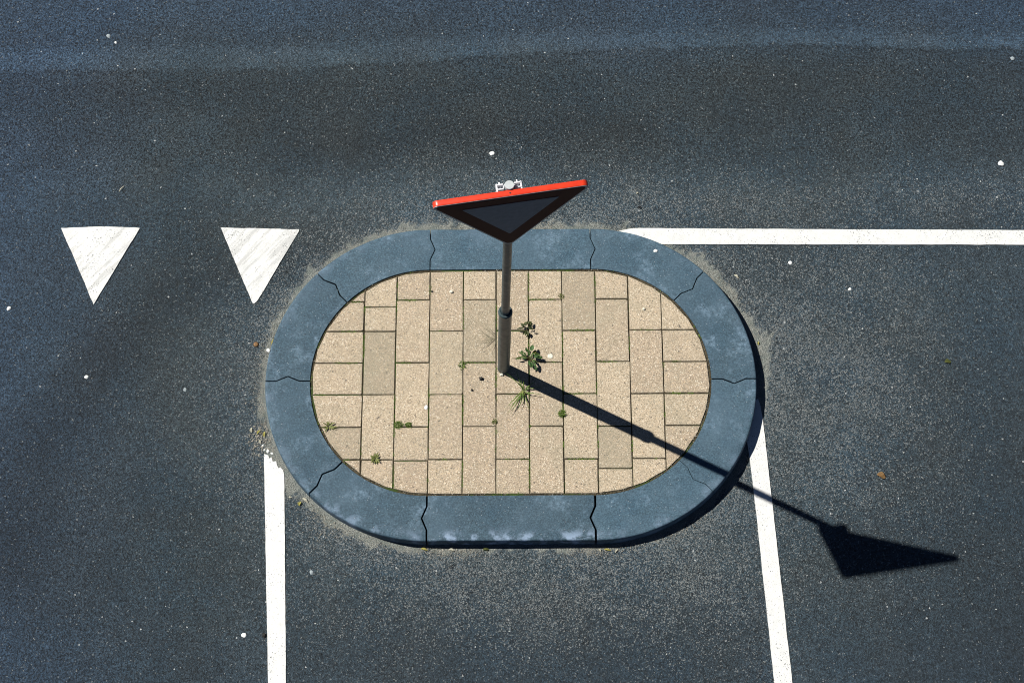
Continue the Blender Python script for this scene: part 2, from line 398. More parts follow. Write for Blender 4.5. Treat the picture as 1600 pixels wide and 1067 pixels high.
nx, ny = len(gx), len(gy)
ii = np.arange(nx * ny).reshape(ny, nx)
quads = np.stack([ii[:-1, :-1], ii[:-1, 1:], ii[1:, 1:], ii[1:, :-1]], -1).reshape(-1, 4)
me = bpy.data.meshes.new('road')
me.vertices.add(nx * ny)
Z = 0.0012 * n2 * (~far)
me.vertices.foreach_set('co', np.stack([X, Y, Z], -1).astype(np.float32).ravel())
me.loops.add(quads.size); me.loops.foreach_set('vertex_index', quads.astype(np.int32).ravel())
me.polygons.add(len(quads)); me.polygons.foreach_set('loop_start', (np.arange(len(quads)) * 4).astype(np.int32))
me.update(calc_edges=True); me.validate()
for nm, arr in (('wear', wear), ('dust', dust), ('speck', speck), ('coarse', coarse), ('blue', blue)):
    at = me.attributes.new(nm, 'FLOAT', 'POINT'); at.data.foreach_set('value', np.asarray(arr, dtype=np.float32).ravel())
me.materials.append(M['asphalt'])
link(bpy.data.objects.new('road', me), kind='structure')

# ------------------------------------------------------------ painted markings
def smooth_noise1(t, seed): return noise.noise(Vector((t * 9.0, seed * 7.3, 0))) * 0.6 + noise.noise(Vector((t * 45.0, seed * 3.1, 5))) * 0.4
def marking(name, pts, mat, label, cat, group=None, amp=0.003, extra=None):
    """flat slab of thick road paint with slightly ragged edges; pts counter-clockwise"""
    out = []
    n = len(pts)
    for i in range(n):
        a, b = Vector(pts[i]), Vector(pts[(i + 1) % n]); L = (b - a).length
        k = max(1, min(260, int(L / 0.012))); t = (b - a).normalized(); nn = Vector((t.y, -t.x))
        for j in range(k):
            f = j / k; e = min(1, 6 * min(f, 1 - f) * L / 0.1)
            out.append(a + (b - a) * f + nn * smooth_noise1(f * L, i + len(label)) * amp * e)
    bm = bmesh.new()
    top = [bm.verts.new((p.x, p.y, 0.0055)) for p in out]; bot = [bm.verts.new((p.x, p.y, -0.003)) for p in out]
    bm.faces.new(top)
    for i in range(len(out)): 
        j = (i + 1) % len(out); bm.faces.new((top[i], bot[i], bot[j], top[j]))
    bmesh.ops.triangulate(bm, faces=[f for f in bm.faces if len(f.verts) > 4])
    return from_bm(name, bm, mat, label=label, cat=cat, group=group)
marking('white_line', [(0.93, 0.795), (7.5, 0.745), (7.5, 0.86), (3.31, 0.876), (1.5, 0.896), (1.05, 0.903), (0.90, 0.905), (0.84, 0.901), (0.80, 0.892), (0.77, 0.886), (0.90, 0.84)],
        M['line'], 'white painted line running from the top right of the island out to the right', 'road marking', 'white lines meeting the island')
marking('white_line', [(-1.271, -0.676), (-1.281, -0.650), (-1.296, -0.634), (-1.306, -0.641), (-1.318, -0.618), (-1.322, -0.596), (-1.343, -0.600), (-1.352, -0.572), (-1.364, -0.580), (-1.372, -0.560), (-1.396, -0.551), (-1.394, -0.62), (-1.314, -1.917), (-1.06, -6.0), (-0.957, -6.0), (-1.211, -1.917)],
        M['line'], 'white painted line below the island on the left, crumbled at its top', 'road marking', 'white lines meeting the island')
marking('white_line', [(1.50, -0.42), (1.519, -0.589), (1.533, -0.767), (1.597, -1.929), (1.82, -6.0), (1.925, -6.0), (1.700, -1.929), (1.611, -0.349), (1.60, -0.26), (1.588, -0.22), (1.55, -0.25)],
        M['line'], 'white painted line below the island on the right, crossed by the pole shadow', 'road marking', 'white lines meeting the island')
marking('yield_triangle', [(-2.742, 0.928), (-2.498, 0.413), (-2.246, 0.924), (-2.26, 0.927), (-2.46, 0.937)],
        M['tri'], 'scuffed white painted triangle on the asphalt, the one farther from the island', 'road marking', 'painted give way triangles', amp=0.004)
marking('yield_triangle', [(-1.736, 0.925), (-1.513, 0.42), (-1.503, 0.412), (-1.486, 0.428), (-1.44, 0.51), (-1.36, 0.67), (-1.243, 0.895), (-1.240, 0.910)],
        M['tri'], 'white painted triangle nearest the kerb, with a slightly bent right edge and dark rubber streaks', 'road marking', 'painted give way triangles', amp=0.004)

# ------------------------------------------------------------ kerb stones with interlocking zig-zag ends
def jig(t):                             # t 0 inner face .. 1 outer face
    if t < 0.24 or t > 0.76: return 0.0
    return 0.030 * (1 - abs(t - 0.5) / 0.26)
joints_s = [0.5, 1.0 + 0.0 + 0.5 - 0.5 + 0.0]
# joint positions: ends of straights, then every 45 degrees round the two ends
J = [-0.5, 0.5, 1.0, 1.5, 2.0, 2.5, 3.5, 4.0, 4.5, 5.0]
klab = ['straight kerb stone at the top of the island, behind the sign',
        'curved kerb stone touching the left tip of the horizontal white line',
        'curved kerb stone at the right above the rightmost zigzag joint',
        'curved kerb stone on the lower right, crossed near one end by the pole shadow',
        'curved kerb stone at the bottom right with a broad black shadow under it',
        'straight kerb stone at the bottom of the island with whitish stains along its front edge',
        'curved kerb stone at the bottom left, right of the left white line',
        'curved kerb stone on the left, next to the crumbled tip of the white line',
        'curved kerb stone on the left of the island facing the painted triangles',
        'curved kerb stone at the upper left between the triangle and the top straight stone']
ts = [0.0, 0.006, 0.03, 0.12, 0.24, 0.37, 0.5, 0.63, 0.76, 0.86, 0.93, 0.965, 0.985, 0.997, 1.004, 1.012, 1.02]
zs = [ZK - 0.006, ZK, ZK, ZK, ZK, ZK, ZK, ZK, ZK, ZK, ZK, ZK - 0.0006, ZK - 0.0025, ZK - 0.008, ZK - 0.022, 0.02, -0.06]
nt_ = len(ts)
ts = ts + ts[-2::-1]; zs = zs + [-0.06] * (nt_ - 1)
gaps = [0.0065, 0.0065, 0.007, 0.0075, 0.004, 0.013, 0.011, 0.010, 0.008, 0.0085]
for k in range(10):
    s0 = J[k]; s1 = J[(k + 1) % 10] + (6 if k == 9 else 0)
    if k == 9: s1 = 5.5
    g0, g1 = gaps[k], gaps[(k + 1) % 10]
    ns = 40; vs = []; ev = []
    hz = random.uniform(-0.0012, 0.0012)
    for i in range(ns + 1):
        f = i / ns
        for t, z in zip(ts, zs):
            tt = min(max(t, 0), 1); r = RI + (RO - RI) * t
            a = dist_to_s(s0 + 6, jig(tt) + g0 / 2, r); b = dist_to_s(s1 + 6, jig(tt) - g1 / 2, r)
            s = a + (b - a) * f
            x, y = path(s, r)
            zz = z
            if z > 0.0:
                zz += hz
                # worn and chipped arris at the outer edge
                if t > 0.9: 
                    q = noise.noise(Vector((x * 6, y * 6, 3))) 
                    zz -= max(0, q - 0.15) * 0.012 + 0.0012 * noise.noise(Vector((x * 40, y * 40, 1)))
            e = 1 if i in (0, ns) else 0
            if e and z > 0.03: zz -= 0.0012
            vs.append((x, y, zz)); ev.append(float(ss(0.70, 0.97, t)) * (0.12, 0.1, 0.1, 0.2, 0.35, 1.0, 0.5, 0.2, 0.1, 0.15)[k] if t > 0.7 else 0.0)
    m_ = len(ts); fs = []
    for i in range(ns):
        for j in range(m_):
            a = i * m_ + j; b = i * m_ + (j + 1) % m_; fs.append((a, b, b + m_, a + m_))
    ncap = 0
    for q0 in (0, ns * m_):
        for j in range(nt_ - 1):
            top0, top1 = q0 + j, q0 + j + 1
            bo0 = q0 + (m_ - j if j else m_ - 1) - (0 if j else 0); bo0 = q0 + (2 * nt_ - 2 - j); bo1 = q0 + (2 * nt_ - 3 - j)
            if j == nt_ - 2: fs.append((top0, top1, bo0))
            else: fs.append((top0, top1, bo1, bo0))
            ncap += 1
    o = mesh('kerb_stone', vs, fs, M['kerb'], label=klab[k], cat='kerb stone', group='kerb stones ringing the traffic island')
    bm = bmesh.new(); bm.from_mesh(o.data); bmesh.ops.recalc_face_normals(bm, faces=bm.faces); bm.to_mesh(o.data); bm.free()
    at = o.data.attributes.new('edge', 'FLOAT', 'POINT'); at.data.foreach_set('value', ev)
    o.data.polygons.foreach_set('use_smooth', [True] * (len(fs) - ncap) + [False] * ncap)
    o.data.set_sharp_from_angle(angle=R(50))

# ------------------------------------------------------------ paving slabs
W = 0.2025
def gxl(i):    # x of grid line i (A=0), a hair irregular like the real joints
    return (i - 4) * W + [0.004, -0.003, 0, 0.002, 0.0, -0.002, -0.001, 0.001, 0.002, 0.0][i] if 0 <= i <= 9 else (i - 4) * W
def gyl(r): return -(r - 3) * W - 0.0065
cols = {-1: [1.05, 2, 3, 4, 5, 6], 0: [1.22, 2, 4, 6], 1: [1, 3, 5, 6.03], 2: [2, 4, 6], 3: [1, 3, 5], 4: [2, 4, 6], 5: [1, 3, 5],
        6: [2, 4, 6], 7: [1, 3, 5, 6.3], 8: [2, 4, 6], 9: [2, 3, 4, 5]}
greyish = {(0, 2): 0.55, (2, 2): 0.35, (3, 1): 0.5, (6, -9): 0.45, (7, 5): 0.6, (2, 4): 0.15, (-1, 5): 0.4, (1, 5): .15, (4, -9): .1}
GAPK = 0.010
npoly = 44
clip = []
for i in range(npoly):
    s = 6.0 * (i + 0.3) / npoly
    x, y = path(s, RI - GAPK - random.uniform(0, 0.004)); clip.append(Vector((x, y)))
def clip_poly(poly, clipper):            # clipper is clockwise and convex
    out = poly
    for i in range(len(clipper)):
        a, b = clipper[i], clipper[(i + 1) % len(clipper)]
        inp = out; out = []
        def ins(p): return (b.x - a.x) * (p.y - a.y) - (b.y - a.y) * (p.x - a.x) <= 1e-9
        for j in range(len(inp)):
            p, q = inp[j], inp[(j + 1) % len(inp)]
            ip, iq = ins(p), ins(q)
            if ip: out.append(p)
            if ip != iq:
                d1 = (b.x - a.x) * (p.y - a.y) - (b.y - a.y) * (p.x - a.x)
                d2 = (b.x - a.x) * (q.y - a.y) - (b.y - a.y) * (q.x - a.x)
                out.append(p + (q - p) * (d1 / (d1 - d2)))
        if not out: return []
    res = []
    for p in out:
        if not res or (p - res[-1]).length > 0.004: res.append(p)
    if len(res) > 1 and (res[0] - res[-1]).length < 0.004: res.pop()
    return res
# make sure the clip polygon stays convex
def convex(ps):
    hull = []
    P_ = sorted(ps, key=lambda p: (p.x, p.y))
    def half(P):
        h = []
        for p in P:
            while len(h) > 1 and (h[-1].x - h[-2].x) * (p.y - h[-2].y) - (h[-1].y - h[-2].y) * (p.x - h[-2].x) <= 0: h.pop()
            h.append(p)
        return h[:-1]
    h = half(P_) + half(P_[::-1]); return h[::-1]
clip = convex(clip)
vs, fs, tint, grime = [], [], [], []
U_ = random.uniform
for c, rows in cols.items():
    x0 = gxl(c) if c >= 0 else -1.4; x1 = gxl(c + 1) if c < 9 else 1.5
    ys = [2.0 + 3 - 3] + [gyl(r) for r in rows] + [-2.0]
    keys = [-9] + list(rows)
    for i in range(len(ys) - 1):
        g = random.uniform(0.0040, 0.0085)
        jt = lambda: random.uniform(-0.0012, 0.0012)
        q = [Vector((x0 + g / 2 + jt(), ys[i] - g / 2 + jt())), Vector((x1 - g / 2 + jt(), ys[i] - g / 2 + jt())),
             Vector((x1 - g / 2 + jt(), ys[i + 1] + g / 2 + jt())), Vector((x0 + g / 2 + jt(), ys[i + 1] + g / 2 + jt()))]
        # densify edges a little so they are not ruler-straight
        qq = []
        for jq in range(4):
            pv, a_, nx_ = q[jq - 1], q[jq], q[(jq + 1) % 4]
            if random.random() < 0.3:
                c1, c2 = U_(.003, .011), U_(.003, .011)
                qq += [a_ + (pv - a_).normalized() * c1, a_ + (nx_ - a_).normalized() * c2]
            else: qq.append(a_)
        p = clip_poly(qq, clip)
        if len(p) < 3: continue
        area = abs(sum(p[j].x * p[(j + 1) % len(p)].y - p[(j + 1) % len(p)].x * p[j].y for j in range(len(p)))) / 2
        if area < 0.0006: continue
        cen = sum(p, Vector((0, 0))) / len(p)
        z0 = ZK - 0.0015 + random.uniform(-0.0012, 0.0012); sx, sy = random.uniform(-0.006, 0.006), random.uniform(-0.006, 0.006)
        tv = min(1, max(0, random.gauss(0.45, 0.5))); gv = greyish.get((c, keys[i] if keys[i] == -9 else int(keys[i])), random.uniform(0, 0.12))
        # perimeter with many small steps so that the arris wavers
        ring = []
        for j in range(len(p)):
            a_, b_ = p[j], p[(j + 1) % len(p)]; L = (b_ - a_).length; k_ = max(1, int(L / 0.02))
            for s_ in range(k_): ring.append(a_ + (b_ - a_) * (s_ / k_))
        base = len(vs); nrg = len(ring)
        for (ins_, dz) in ((0, -0.06), (0, -0.0035), (0.003, 0.0), (0.016, 0.0004)):
            for pt in ring:
                dd = (cen - pt); L = dd.length
                wv = 0.0010 * noise.noise(Vector((pt.x * 60, pt.y * 60, c)))
                v = pt + dd / L * (ins_ + wv)
                zz = z0 + dz + (v.x - cen.x) * sx + (v.y - cen.y) * sy - (0.0015 * max(0, noise.noise(Vector((pt.x * 45, pt.y * 45, 9)))) if ins_ else 0)
                vs.append((v.x, v.y, zz)); tint.append(tv); grime.append(min(1, gv + (0.6 if ins_ == 0 else 0.34 if ins_ < 0.01 else 0.04)))
        vs.append((cen.x, cen.y, z0)); tint.append(tv); grime.append(gv)
        ci = len(vs) - 1
        for j in range(nrg):
            k2 = (j + 1) % nrg
            fs.append((base + j, base + k2, base + nrg + k2, base + nrg + j))
            fs.append((base + nrg + j, base + nrg + k2, base + 2 * nrg + k2, base + 2 * nrg + j))
            fs.append((base + 2 * nrg + j, base + 2 * nrg + k2, base + 3 * nrg + k2, base + 3 * nrg + j))
            fs.append((base + 3 * nrg + j, base + 3 * nrg + k2, ci))
nslab_faces = len(fs)
b0 = len(vs); nb = 72
for i in range(nb):
    x, y = path(6 * i / nb, RI + 0.003); vs.append((x, y, ZK - 0.0085)); tint.append(0); grime.append(0)
vs.append((CX, CY, ZK - 0.0085)); tint.append(0); grime.append(0)
for i in range(nb): fs.append((b0 + i, b0 + (i + 1) % nb, b0 + nb))
o = mesh('pavement', vs, fs, [M['slab'], M['bed']], kind='structure')
o.data.polygons.foreach_set('material_index', [0] * nslab_faces + [1] * nb)
bm = bmesh.new(); bm.from_mesh(o.data); bmesh.ops.recalc_face_normals(bm, faces=bm.faces)
for f in bm.faces:
    if f.normal.z < -0.5: f.normal_flip()
bm.to_mesh(o.data); bm.free()
for nm, arr in (('tint', tint), ('grime', grime)):
    at = o.data.attributes.new(nm, 'FLOAT', 'POINT'); at.data.foreach_set('value', arr)

# ------------------------------------------------------------ the give way sign
PB = Vector((0.04338, -0.04223, 0)); PL = Vector((0.0212, -0.03829, 1.0))
def pole(z): return PB + PL * z
root = empty('yield_sign', pole(ZK), label='red edged triangular give way sign on a grey pole standing in the island', cat='road sign')
axis = PL.normalized(); q_axis = Vector((0, 0, 1)).rotation_difference(axis)
Linv = root.location
def lathe(name, prof, mat, parent, seg=32, cap_top=True, smooth=True, origin=None):
    """prof: list of (radius, z) along the pole axis"""
    bm = bmesh.new(); rings = []
    for r, z in prof:
        ring = []
        for i in range(seg):
            a = 2 * math.pi * i / seg
            v = pole(z) + q_axis @ Vector((r * math.cos(a), r * math.sin(a), 0)) - Linv
            ring.append(bm.verts.new(v))
        rings.append(ring)
    for a, b in zip(rings, rings[1:]):
        for i in range(seg): bm.faces.new((a[i], a[(i + 1) % seg], b[(i + 1) % seg], b[i]))
    bm.faces.new(rings[-1]); bm.faces.new(rings[0][::-1])
    o = from_bm(name, bm, mat, parent, smooth=smooth)
    o.data.set_sharp_from_angle(angle=R(35)); return o
zc = 1.20
lathe('lower_post', [(0.0365, 0.0), (0.0365, 0.5), (0.0365, zc - 0.06), (0.0365, zc - 0.035)], M['pole'], root)
lathe('collar', [(0.0366, zc - 0.036), (0.0392, zc - 0.030), (0.0398, zc - 0.012), (0.0385, zc - 0.003), (0.034, zc + 0.002), (0.027, zc + 0.001), (0.0235, zc - 0.004)], M['pole'], root)
lathe('upper_post', [(0.0232, zc - 0.02), (0.0232, 1.8), (0.0226, 2.4), (0.0215, 3.000)], M['pole'], root)
lathe('post_cap', [(0.0216, 2.990), (0.0219, 2.992), (0.0219, 3.011), (0.0205, 3.0145)], M['cap'], root)
PSI = 0.14661
e = Vector((math.cos(PSI), math.sin(PSI), 0)); nf = Vector((math.sin(PSI), -math.cos(PSI), 0))
OFF = 0.050                               # face distance in front of the pole axis
SL = 0.737; TOPZ = 3.005
def S(u, v, d=0.0):                      # u across, v height, d in front of the face
    # the plate stands parallel to the leaning pole
    return pole(v) + e * u + nf * (OFF + d) - Linv
def tri_ring(side, rad, zc_, seg=8):
    """rounded triangle pointing down, centred at height zc_"""
    h = side * math.sqrt(3) / 2
    V = [Vector((-side / 2, h / 3)), Vector((0, -2 * h / 3)), Vector((side / 2, h / 3))]
    pts = []
    for i, p in enumerate(V):
        c = p * (1 - (2 * rad) / p.length)
        a0 = math.atan2(p.y, p.x)
        for k in range(seg + 1):
            a = a0 - R(60) + R(120) * k / seg
            pts.append((c.x + rad * math.cos(a), zc_ + c.y + rad * math.sin(a)))
    return pts
H = SL * math.sqrt(3) / 2; ZC = TOPZ - H / 3
outer = tri_ring(SL, 0.026, ZC)
n_ = len(outer)
def rings_mesh(name, rings, mat, parent, closed_last=True, smooth=False):
    bm = bmesh.new(); R_ = []
    for pts, dd in rings: R_.append([bm.verts.new(S(u, v, dd)) for u, v in pts])
    for a, b in zip(R_, R_[1:]):
        for i in range(len(a)): bm.faces.new((a[i], a[(i + 1) % len(a)], b[(i + 1) % len(b)], b[i]))
    if closed_last: bm.faces.new(R_[-1])
    return from_bm(name, bm, mat, parent, smooth=smooth)
plate = empty('sign_plate', (0, 0, 0)); plate.parent = root
inn = tri_ring(SL - 0.006, 0.024, ZC); edge2 = tri_ring(SL - 0.010, 0.023, ZC)
o = rings_mesh('rim', [(tri_ring(SL - 0.045, 0.012, ZC), -0.028), (tri_ring(SL - 0.004, 0.024, ZC), -0.028), (outer, -0.025), (outer, -0.004), (tri_ring(SL - 0.003, 0.025, ZC), -0.001), (edge2, 0.0005), (tri_ring(SL - 0.022, 0.021, ZC), -0.0015)], M['red'], plate, False, True)
o.data.set_sharp_from_angle(angle=R(50))
rings_mesh('back_sheet', [(tri_ring(SL - 0.007, 0.023, ZC), -0.0045), (tri_ring(SL - 0.007, 0.023, ZC), -0.0030)], M['back'], plate)
rings_mesh('white_edging', [(tri_ring(SL - 0.008, 0.022, ZC), -0.0028), (tri_ring(SL - 0.008, 0.022, ZC), 0.0008)], M['back'], plate)
rings_mesh('red_border', [(tri_ring(SL - 0.040, 0.018, ZC), 0.0010), (tri_ring(SL - 0.040, 0.018, ZC), 0.0022)], M['redfilm'], plate)
rings_mesh('white_field', [(tri_ring(SL * 0.60, 0.004, ZC), 0.0024), (tri_ring(SL * 0.60, 0.004, ZC), 0.0036)], M['whitefilm'], plate)
# drain hole in the middle of the top flange
bm = bmesh.new(); bmesh.ops.create_cone(bm, cap_ends=True, segments=12, radius1=0.0035, radius2=0.0035, depth=0.004)
o = from_bm('drain_hole', bm, M['dark'], plate); o.location = S(-0.002, TOPZ, -0.014)

def box(bm, c, sx, sy, sz, bev=0.0015):
    """box in the sign frame: sx across, sy front-back, sz up"""
    r = bmesh.ops.create_cube(bm, size=1.0)['verts']
    mt = Matrix((e, -nf, Vector(PL).normalized())).transposed()
    for v in r: v.co = c + mt @ Vector((v.co.x * sx, v.co.y * sy, v.co.z * sz))
    es = list({ed for v in r for ed in v.link_edges})
    bmesh.ops.bevel(bm, geom=es, offset=bev, segments=1, affect='EDGES')
def bracket(z, wd, hz_=0.042):
    B = empty('bracket', (0, 0, 0)); B.parent = root
    bm = bmesh.new()                      # C rail on the back of the plate
    box(bm, S(0, z, -0.020), wd, 0.003, 0.035); box(bm, S(0, z + 0.016, -0.013), wd, 0.014, 0.003); box(bm, S(0, z - 0.016, -0.013), wd, 0.014, 0.003)
    from_bm('rail', bm, M['alu'], B)
    bm = bmesh.new()                      # half shell round the pole
    seg = 18; rr = [0.0245, 0.0285]
    mt = Matrix((e, -nf, Vector(PL).normalized())).transposed()
    g = []
    for i in range(seg + 1):
        a = R(-8) + R(196) * i / seg
        for r_ in rr:
            for dz in (-0.017, 0.017):
                g.append(bm.verts.new(pole(z) - Linv + mt @ Vector((r_ * math.cos(a), r_ * math.sin(a), dz))))
    for i in range(seg):
        a, b = i * 4, i * 4 + 4
        for p, q in ((0, 1), (1, 3), (3, 2), (2, 0)): bm.faces.new((g[a + p], g[a + q], g[b + q], g[b + p]))
    bm.faces.new((g[0], g[1], g[3], g[2])); bm.faces.new((g[-4], g[-2], g[-1], g[-3]))
    for sgn in (-1, 1):                   # slotted ears either side, front leg, back leg and outer lip
        P0_ = pole(z) - Linv
        box(bm, P0_ + e * sgn * 0.040 - nf * 0.020, 0.030, 0.008, hz_)
        box(bm, P0_ + e * sgn * 0.042 + nf * 0.002, 0.034, 0.007, hz_)
        box(bm, P0_ + e * sgn * 0.055 - nf * 0.002, 0.008, 0.050, hz_ - 0.004)
        box(bm, P0_ + e * sgn * 0.044 + nf * 0.024, 0.036, 0.007, hz_)
    from_bm('clamp', bm, M['alu'], B)
    for sgn in (-1, 1):
        bm = bmesh.new()
        bmesh.ops.create_cone(bm, cap_ends=True, segments=6, radius1=0.0075, radius2=0.0075, depth=0.007)
        bmesh.ops.create_cone(bm, cap_ends=True, segments=12, radius1=0.004, radius2=0.004, depth=0.05, matrix=Matrix.Translation((0, 0, 0.012)))
        o = from_bm('bolt', bm, M['alu'], B)
        o.location = pole(z) - Linv + e * sgn * 0.040 - nf * 0.026
        o.rotation_euler = nf.to_track_quat('Z', 'Y').to_euler()
bracket(2.962, 0.125); bracket(2.52, 0.13, 0.055)

# ------------------------------------------------------------ plants
def blade(bm, base, az, length, width, lift, bend, twist=0.0, seg=6):
    """a grass blade: rises at 'lift', bends over; V folded"""
    pts = []; p = Vector(base); a = lift; rz = az
    st = length / seg
    rows = []
    for i in range(seg + 1):
        f = i / seg; wd = width * (1 - f ** 1.8) * (0.55 + 0.9 * min(1, f * 3)) * 0.65 + 0.0002
        dirv = Vector((math.cos(rz) * math.cos(a), math.sin(rz) * math.cos(a), math.sin(a)))
        side = Vector((-math.sin(rz), math.cos(rz), 0))
        up = side.cross(dirv) * -1
        rows.append((bm.verts.new(p + side * wd / 2), bm.verts.new(p + up * wd * 0.25), bm.verts.new(p - side * wd / 2)))
        p = p + dirv * st; a -= bend / seg; rz += twist / seg
        if p.z < ZK + 0.002: p.z = ZK + 0.002; a = max(a, 0.0)
    for r0, r1 in zip(rows, rows[1:]):
        bm.faces.new((r0[0], r0[1], r1[1], r1[0])); bm.faces.new((r0[1], r0[2], r1[2], r1[1]))
def leaf(bm, base, az, tilt, length, width, roll=0.0, droop=0.5, cup=0.25, seg=6, lob=0.0):
    """broad leaf with a folded midrib"""
    p = Vector(base); a = tilt; rows = []
    for i in range(seg + 1):
        f = i / seg; wd = width * math.sin(math.pi * min(1, (f * 0.93 + 0.04)) ** 0.85) * (1 + lob * math.sin(i * 2.9))
        dirv = Vector((math.cos(az) * math.cos(a), math.sin(az) * math.cos(a), math.sin(a)))
        side = Vector((-math.sin(az), math.cos(az), 0)); upn = dirv.cross(side)
        s2 = side * math.cos(roll) + upn * math.sin(roll); u2 = upn * math.cos(roll) - side * math.sin(roll)
        rows.append([bm.verts.new(p + s2 * wd * k + u2 * abs(k) * wd * cup * 2) for k in (-0.5, -0.25, 0, 0.25, 0.5)])
        p = p + dirv * length / seg; a -= droop / seg
    for r0, r1 in zip(rows, rows[1:]):
        for i in range(4): bm.faces.new((r0[i], r0[i + 1], r1[i + 1], r1[i]))
def tube(bm, pts, r0, r1, seg=6):
    rings = []
    for i, p in enumerate(pts):
        p = Vector(p); t = (Vector(pts[min(i + 1, len(pts) - 1)]) - Vector(pts[max(i - 1, 0)])).normalized()
        q = Vector((0, 0, 1)).rotation_difference(t); r = r0 + (r1 - r0) * i / (len(pts) - 1)
        rings.append([bm.verts.new(p + q @ Vector((r * math.cos(6.2832 * k / seg), r * math.sin(6.2832 * k / seg), 0))) for k in range(seg)])
    for a, b in zip(rings, rings[1:]):
        for k in range(seg): bm.faces.new((a[k], a[(k + 1) % seg], b[(k + 1) % seg], b[k]))
    bm.faces.new(rings[0][::-1]); bm.faces.new(rings[-1])
def soft(o):
    o.data.polygons.foreach_set('use_smooth', [True] * len(o.data.polygons)); return o
U = random.uniform
# green grass tuft south of the big shadow
bm = bmesh.new(); gb = (0.162, -0.195, ZK - 0.004)
for az, ln, lf, bd in [(235, .13, .7, .9), (245, .11, .8, 1.0), (255, .12, .6, .8), (262, .09, .9, 1.2), (225, .15, .55, .7), (120, .15, .75, .6), (132, .17, .6, .5),
                       (108, .10, 1.0, .8), (350, .13, .7, 1.1), (5, .12, .5, .8), (28, .12, .7, .7), (45, .09, .9, .8), (275, .10, .8, 1.1), (285, .12, .5, .9),
                       (215, .09, .6, .8), (90, .09, 1.2, .7), (70, .08, 1.1, .7), (250, .14, .5, .8), (240, .16, .45, .5), (270, .07, 1.2, 1.3), (300, .07, 1, 1)]:
    blade(bm, (gb[0] + U(-.008, .008), gb[1] + U(-.010, .014), gb[2]), R(az + U(-5, 5)), ln * 1.08, U(.005, .008), lf, bd * 1.2, U(-.4, .4))
soft(from_bm('grass_tuft', bm, M['grass'], label='bright green tuft of long grass blades growing from a joint just below the pole shadow', cat='grass tuft'))
# dry wispy tuft left of the pole
bm = bmesh.new()
for az, ln, lf, bd in [(150, .13, .5, .5), (135, .16, .5, .4), (165, .14, .4, .5), (185, .17, .3, .3), (178, .12, .4, .6), (200, .13, .4, .5), (215, .12, .4, .5),
                       (228, .13, .4, .5), (240, .11, .5, .6), (120, .10, .6, .5), (192, .09, .7, .9), (142, .08, .8, .9), (205, .16, .35, .3), (157, .17, .35, .3)]:
    blade(bm, (0.005 + U(-.006, .006), 0.130 + U(-.02, .03), ZK - 0.004), R(az + U(-6, 6)), ln, U(.0018, .003), lf, bd, U(-.5, .5))
soft(from_bm('dry_grass_tuft', bm, M['dry'], label='wispy grey dried grass tuft pressed against the left of the pole foot', cat='grass tuft'))
# broad-leaved weed right of the pole
rw = empty('broadleaf_weed', (0.200, 0.005, ZK), label='leafy dark green weed with broad oval leaves beside the pole foot', cat='weed')
bm = bmesh.new(); bl = bmesh.new(); c0 = Vector((0, 0.0, -0.004))
leaves = [((.050, .035), 15, .046, .034, .5, .3), ((.022, .072), 75, .052, .036, .6, -.2), ((-.018, .070), 105, .040, .022, .8, .3), ((.038, .052), 45, .040, .026, .9, .4),
          ((-.055, .045), 150, .048, .016, .1, .2), ((-.070, .010), 190, .048, .020, .2, -.4), ((-.040, .018), 175, .040, .022, .4, .3), ((-.052, .052), 140, .030, .018, .5, .1), ((.065, .015), -10, .055, .034, .3, -.5),
          ((.030, -.010), -30, .046, .018, .1, .2), ((.014, -.042), -70, .044, .026, .4, -.3), ((.040, -.050), -50, .034, .024, .6, .4), ((.006, -.024), -100, .034, .020, .7, 0),
          ((.052, -.075), -60, .038, .022, .2, .2), ((.020, -.065), -95, .030, .020, .5, -.2), ((.0, .028), 90, .036, .020, 1.0, .2), ((.018, .018), 40, .034, .020, .9, -.2), ((-.022, .004), 200, .034, .016, .9, .3),
          ((.03, .03), 70, .03, .018, .7, .3), ((-.03, .035), 130, .028, .016, .7, -.3), ((.03, -.025), -45, .03, .018, .7, .5)]
leaves += [((x_ * .7 + U(-.01, .01), y_ * .7 + U(-.01, .01)), az_ + U(-40, 40), ln_ * .8, wd_ * .85, tl_ + .1, U(-.5, .5)) for (x_, y_), az_, ln_, wd_, tl_, _ in leaves[::2]]
for (x, y), az, ln, wd, tl, rl in leaves:
    h = U(.02, .06); b = Vector((x * .85, y * .85, h))
    tube(bm, [c0, c0.lerp(b, .5) + Vector((0, 0, .012)), b], .0018, .0010)
    leaf(bl, b, R(az), tl * .6, ln, wd, rl, U(.3, .9), U(.05, .25))
tube(bm, [(-.01, .01, .0), (-.06, .018, .012), (-.135, .014, .012)], .0022, .0016)
from_bm('stem', bm, M['stem'], rw); soft(from_bm('foliage', bl, M['leaf'], rw)); rw.scale = (0.76, 0.76, 0.76)
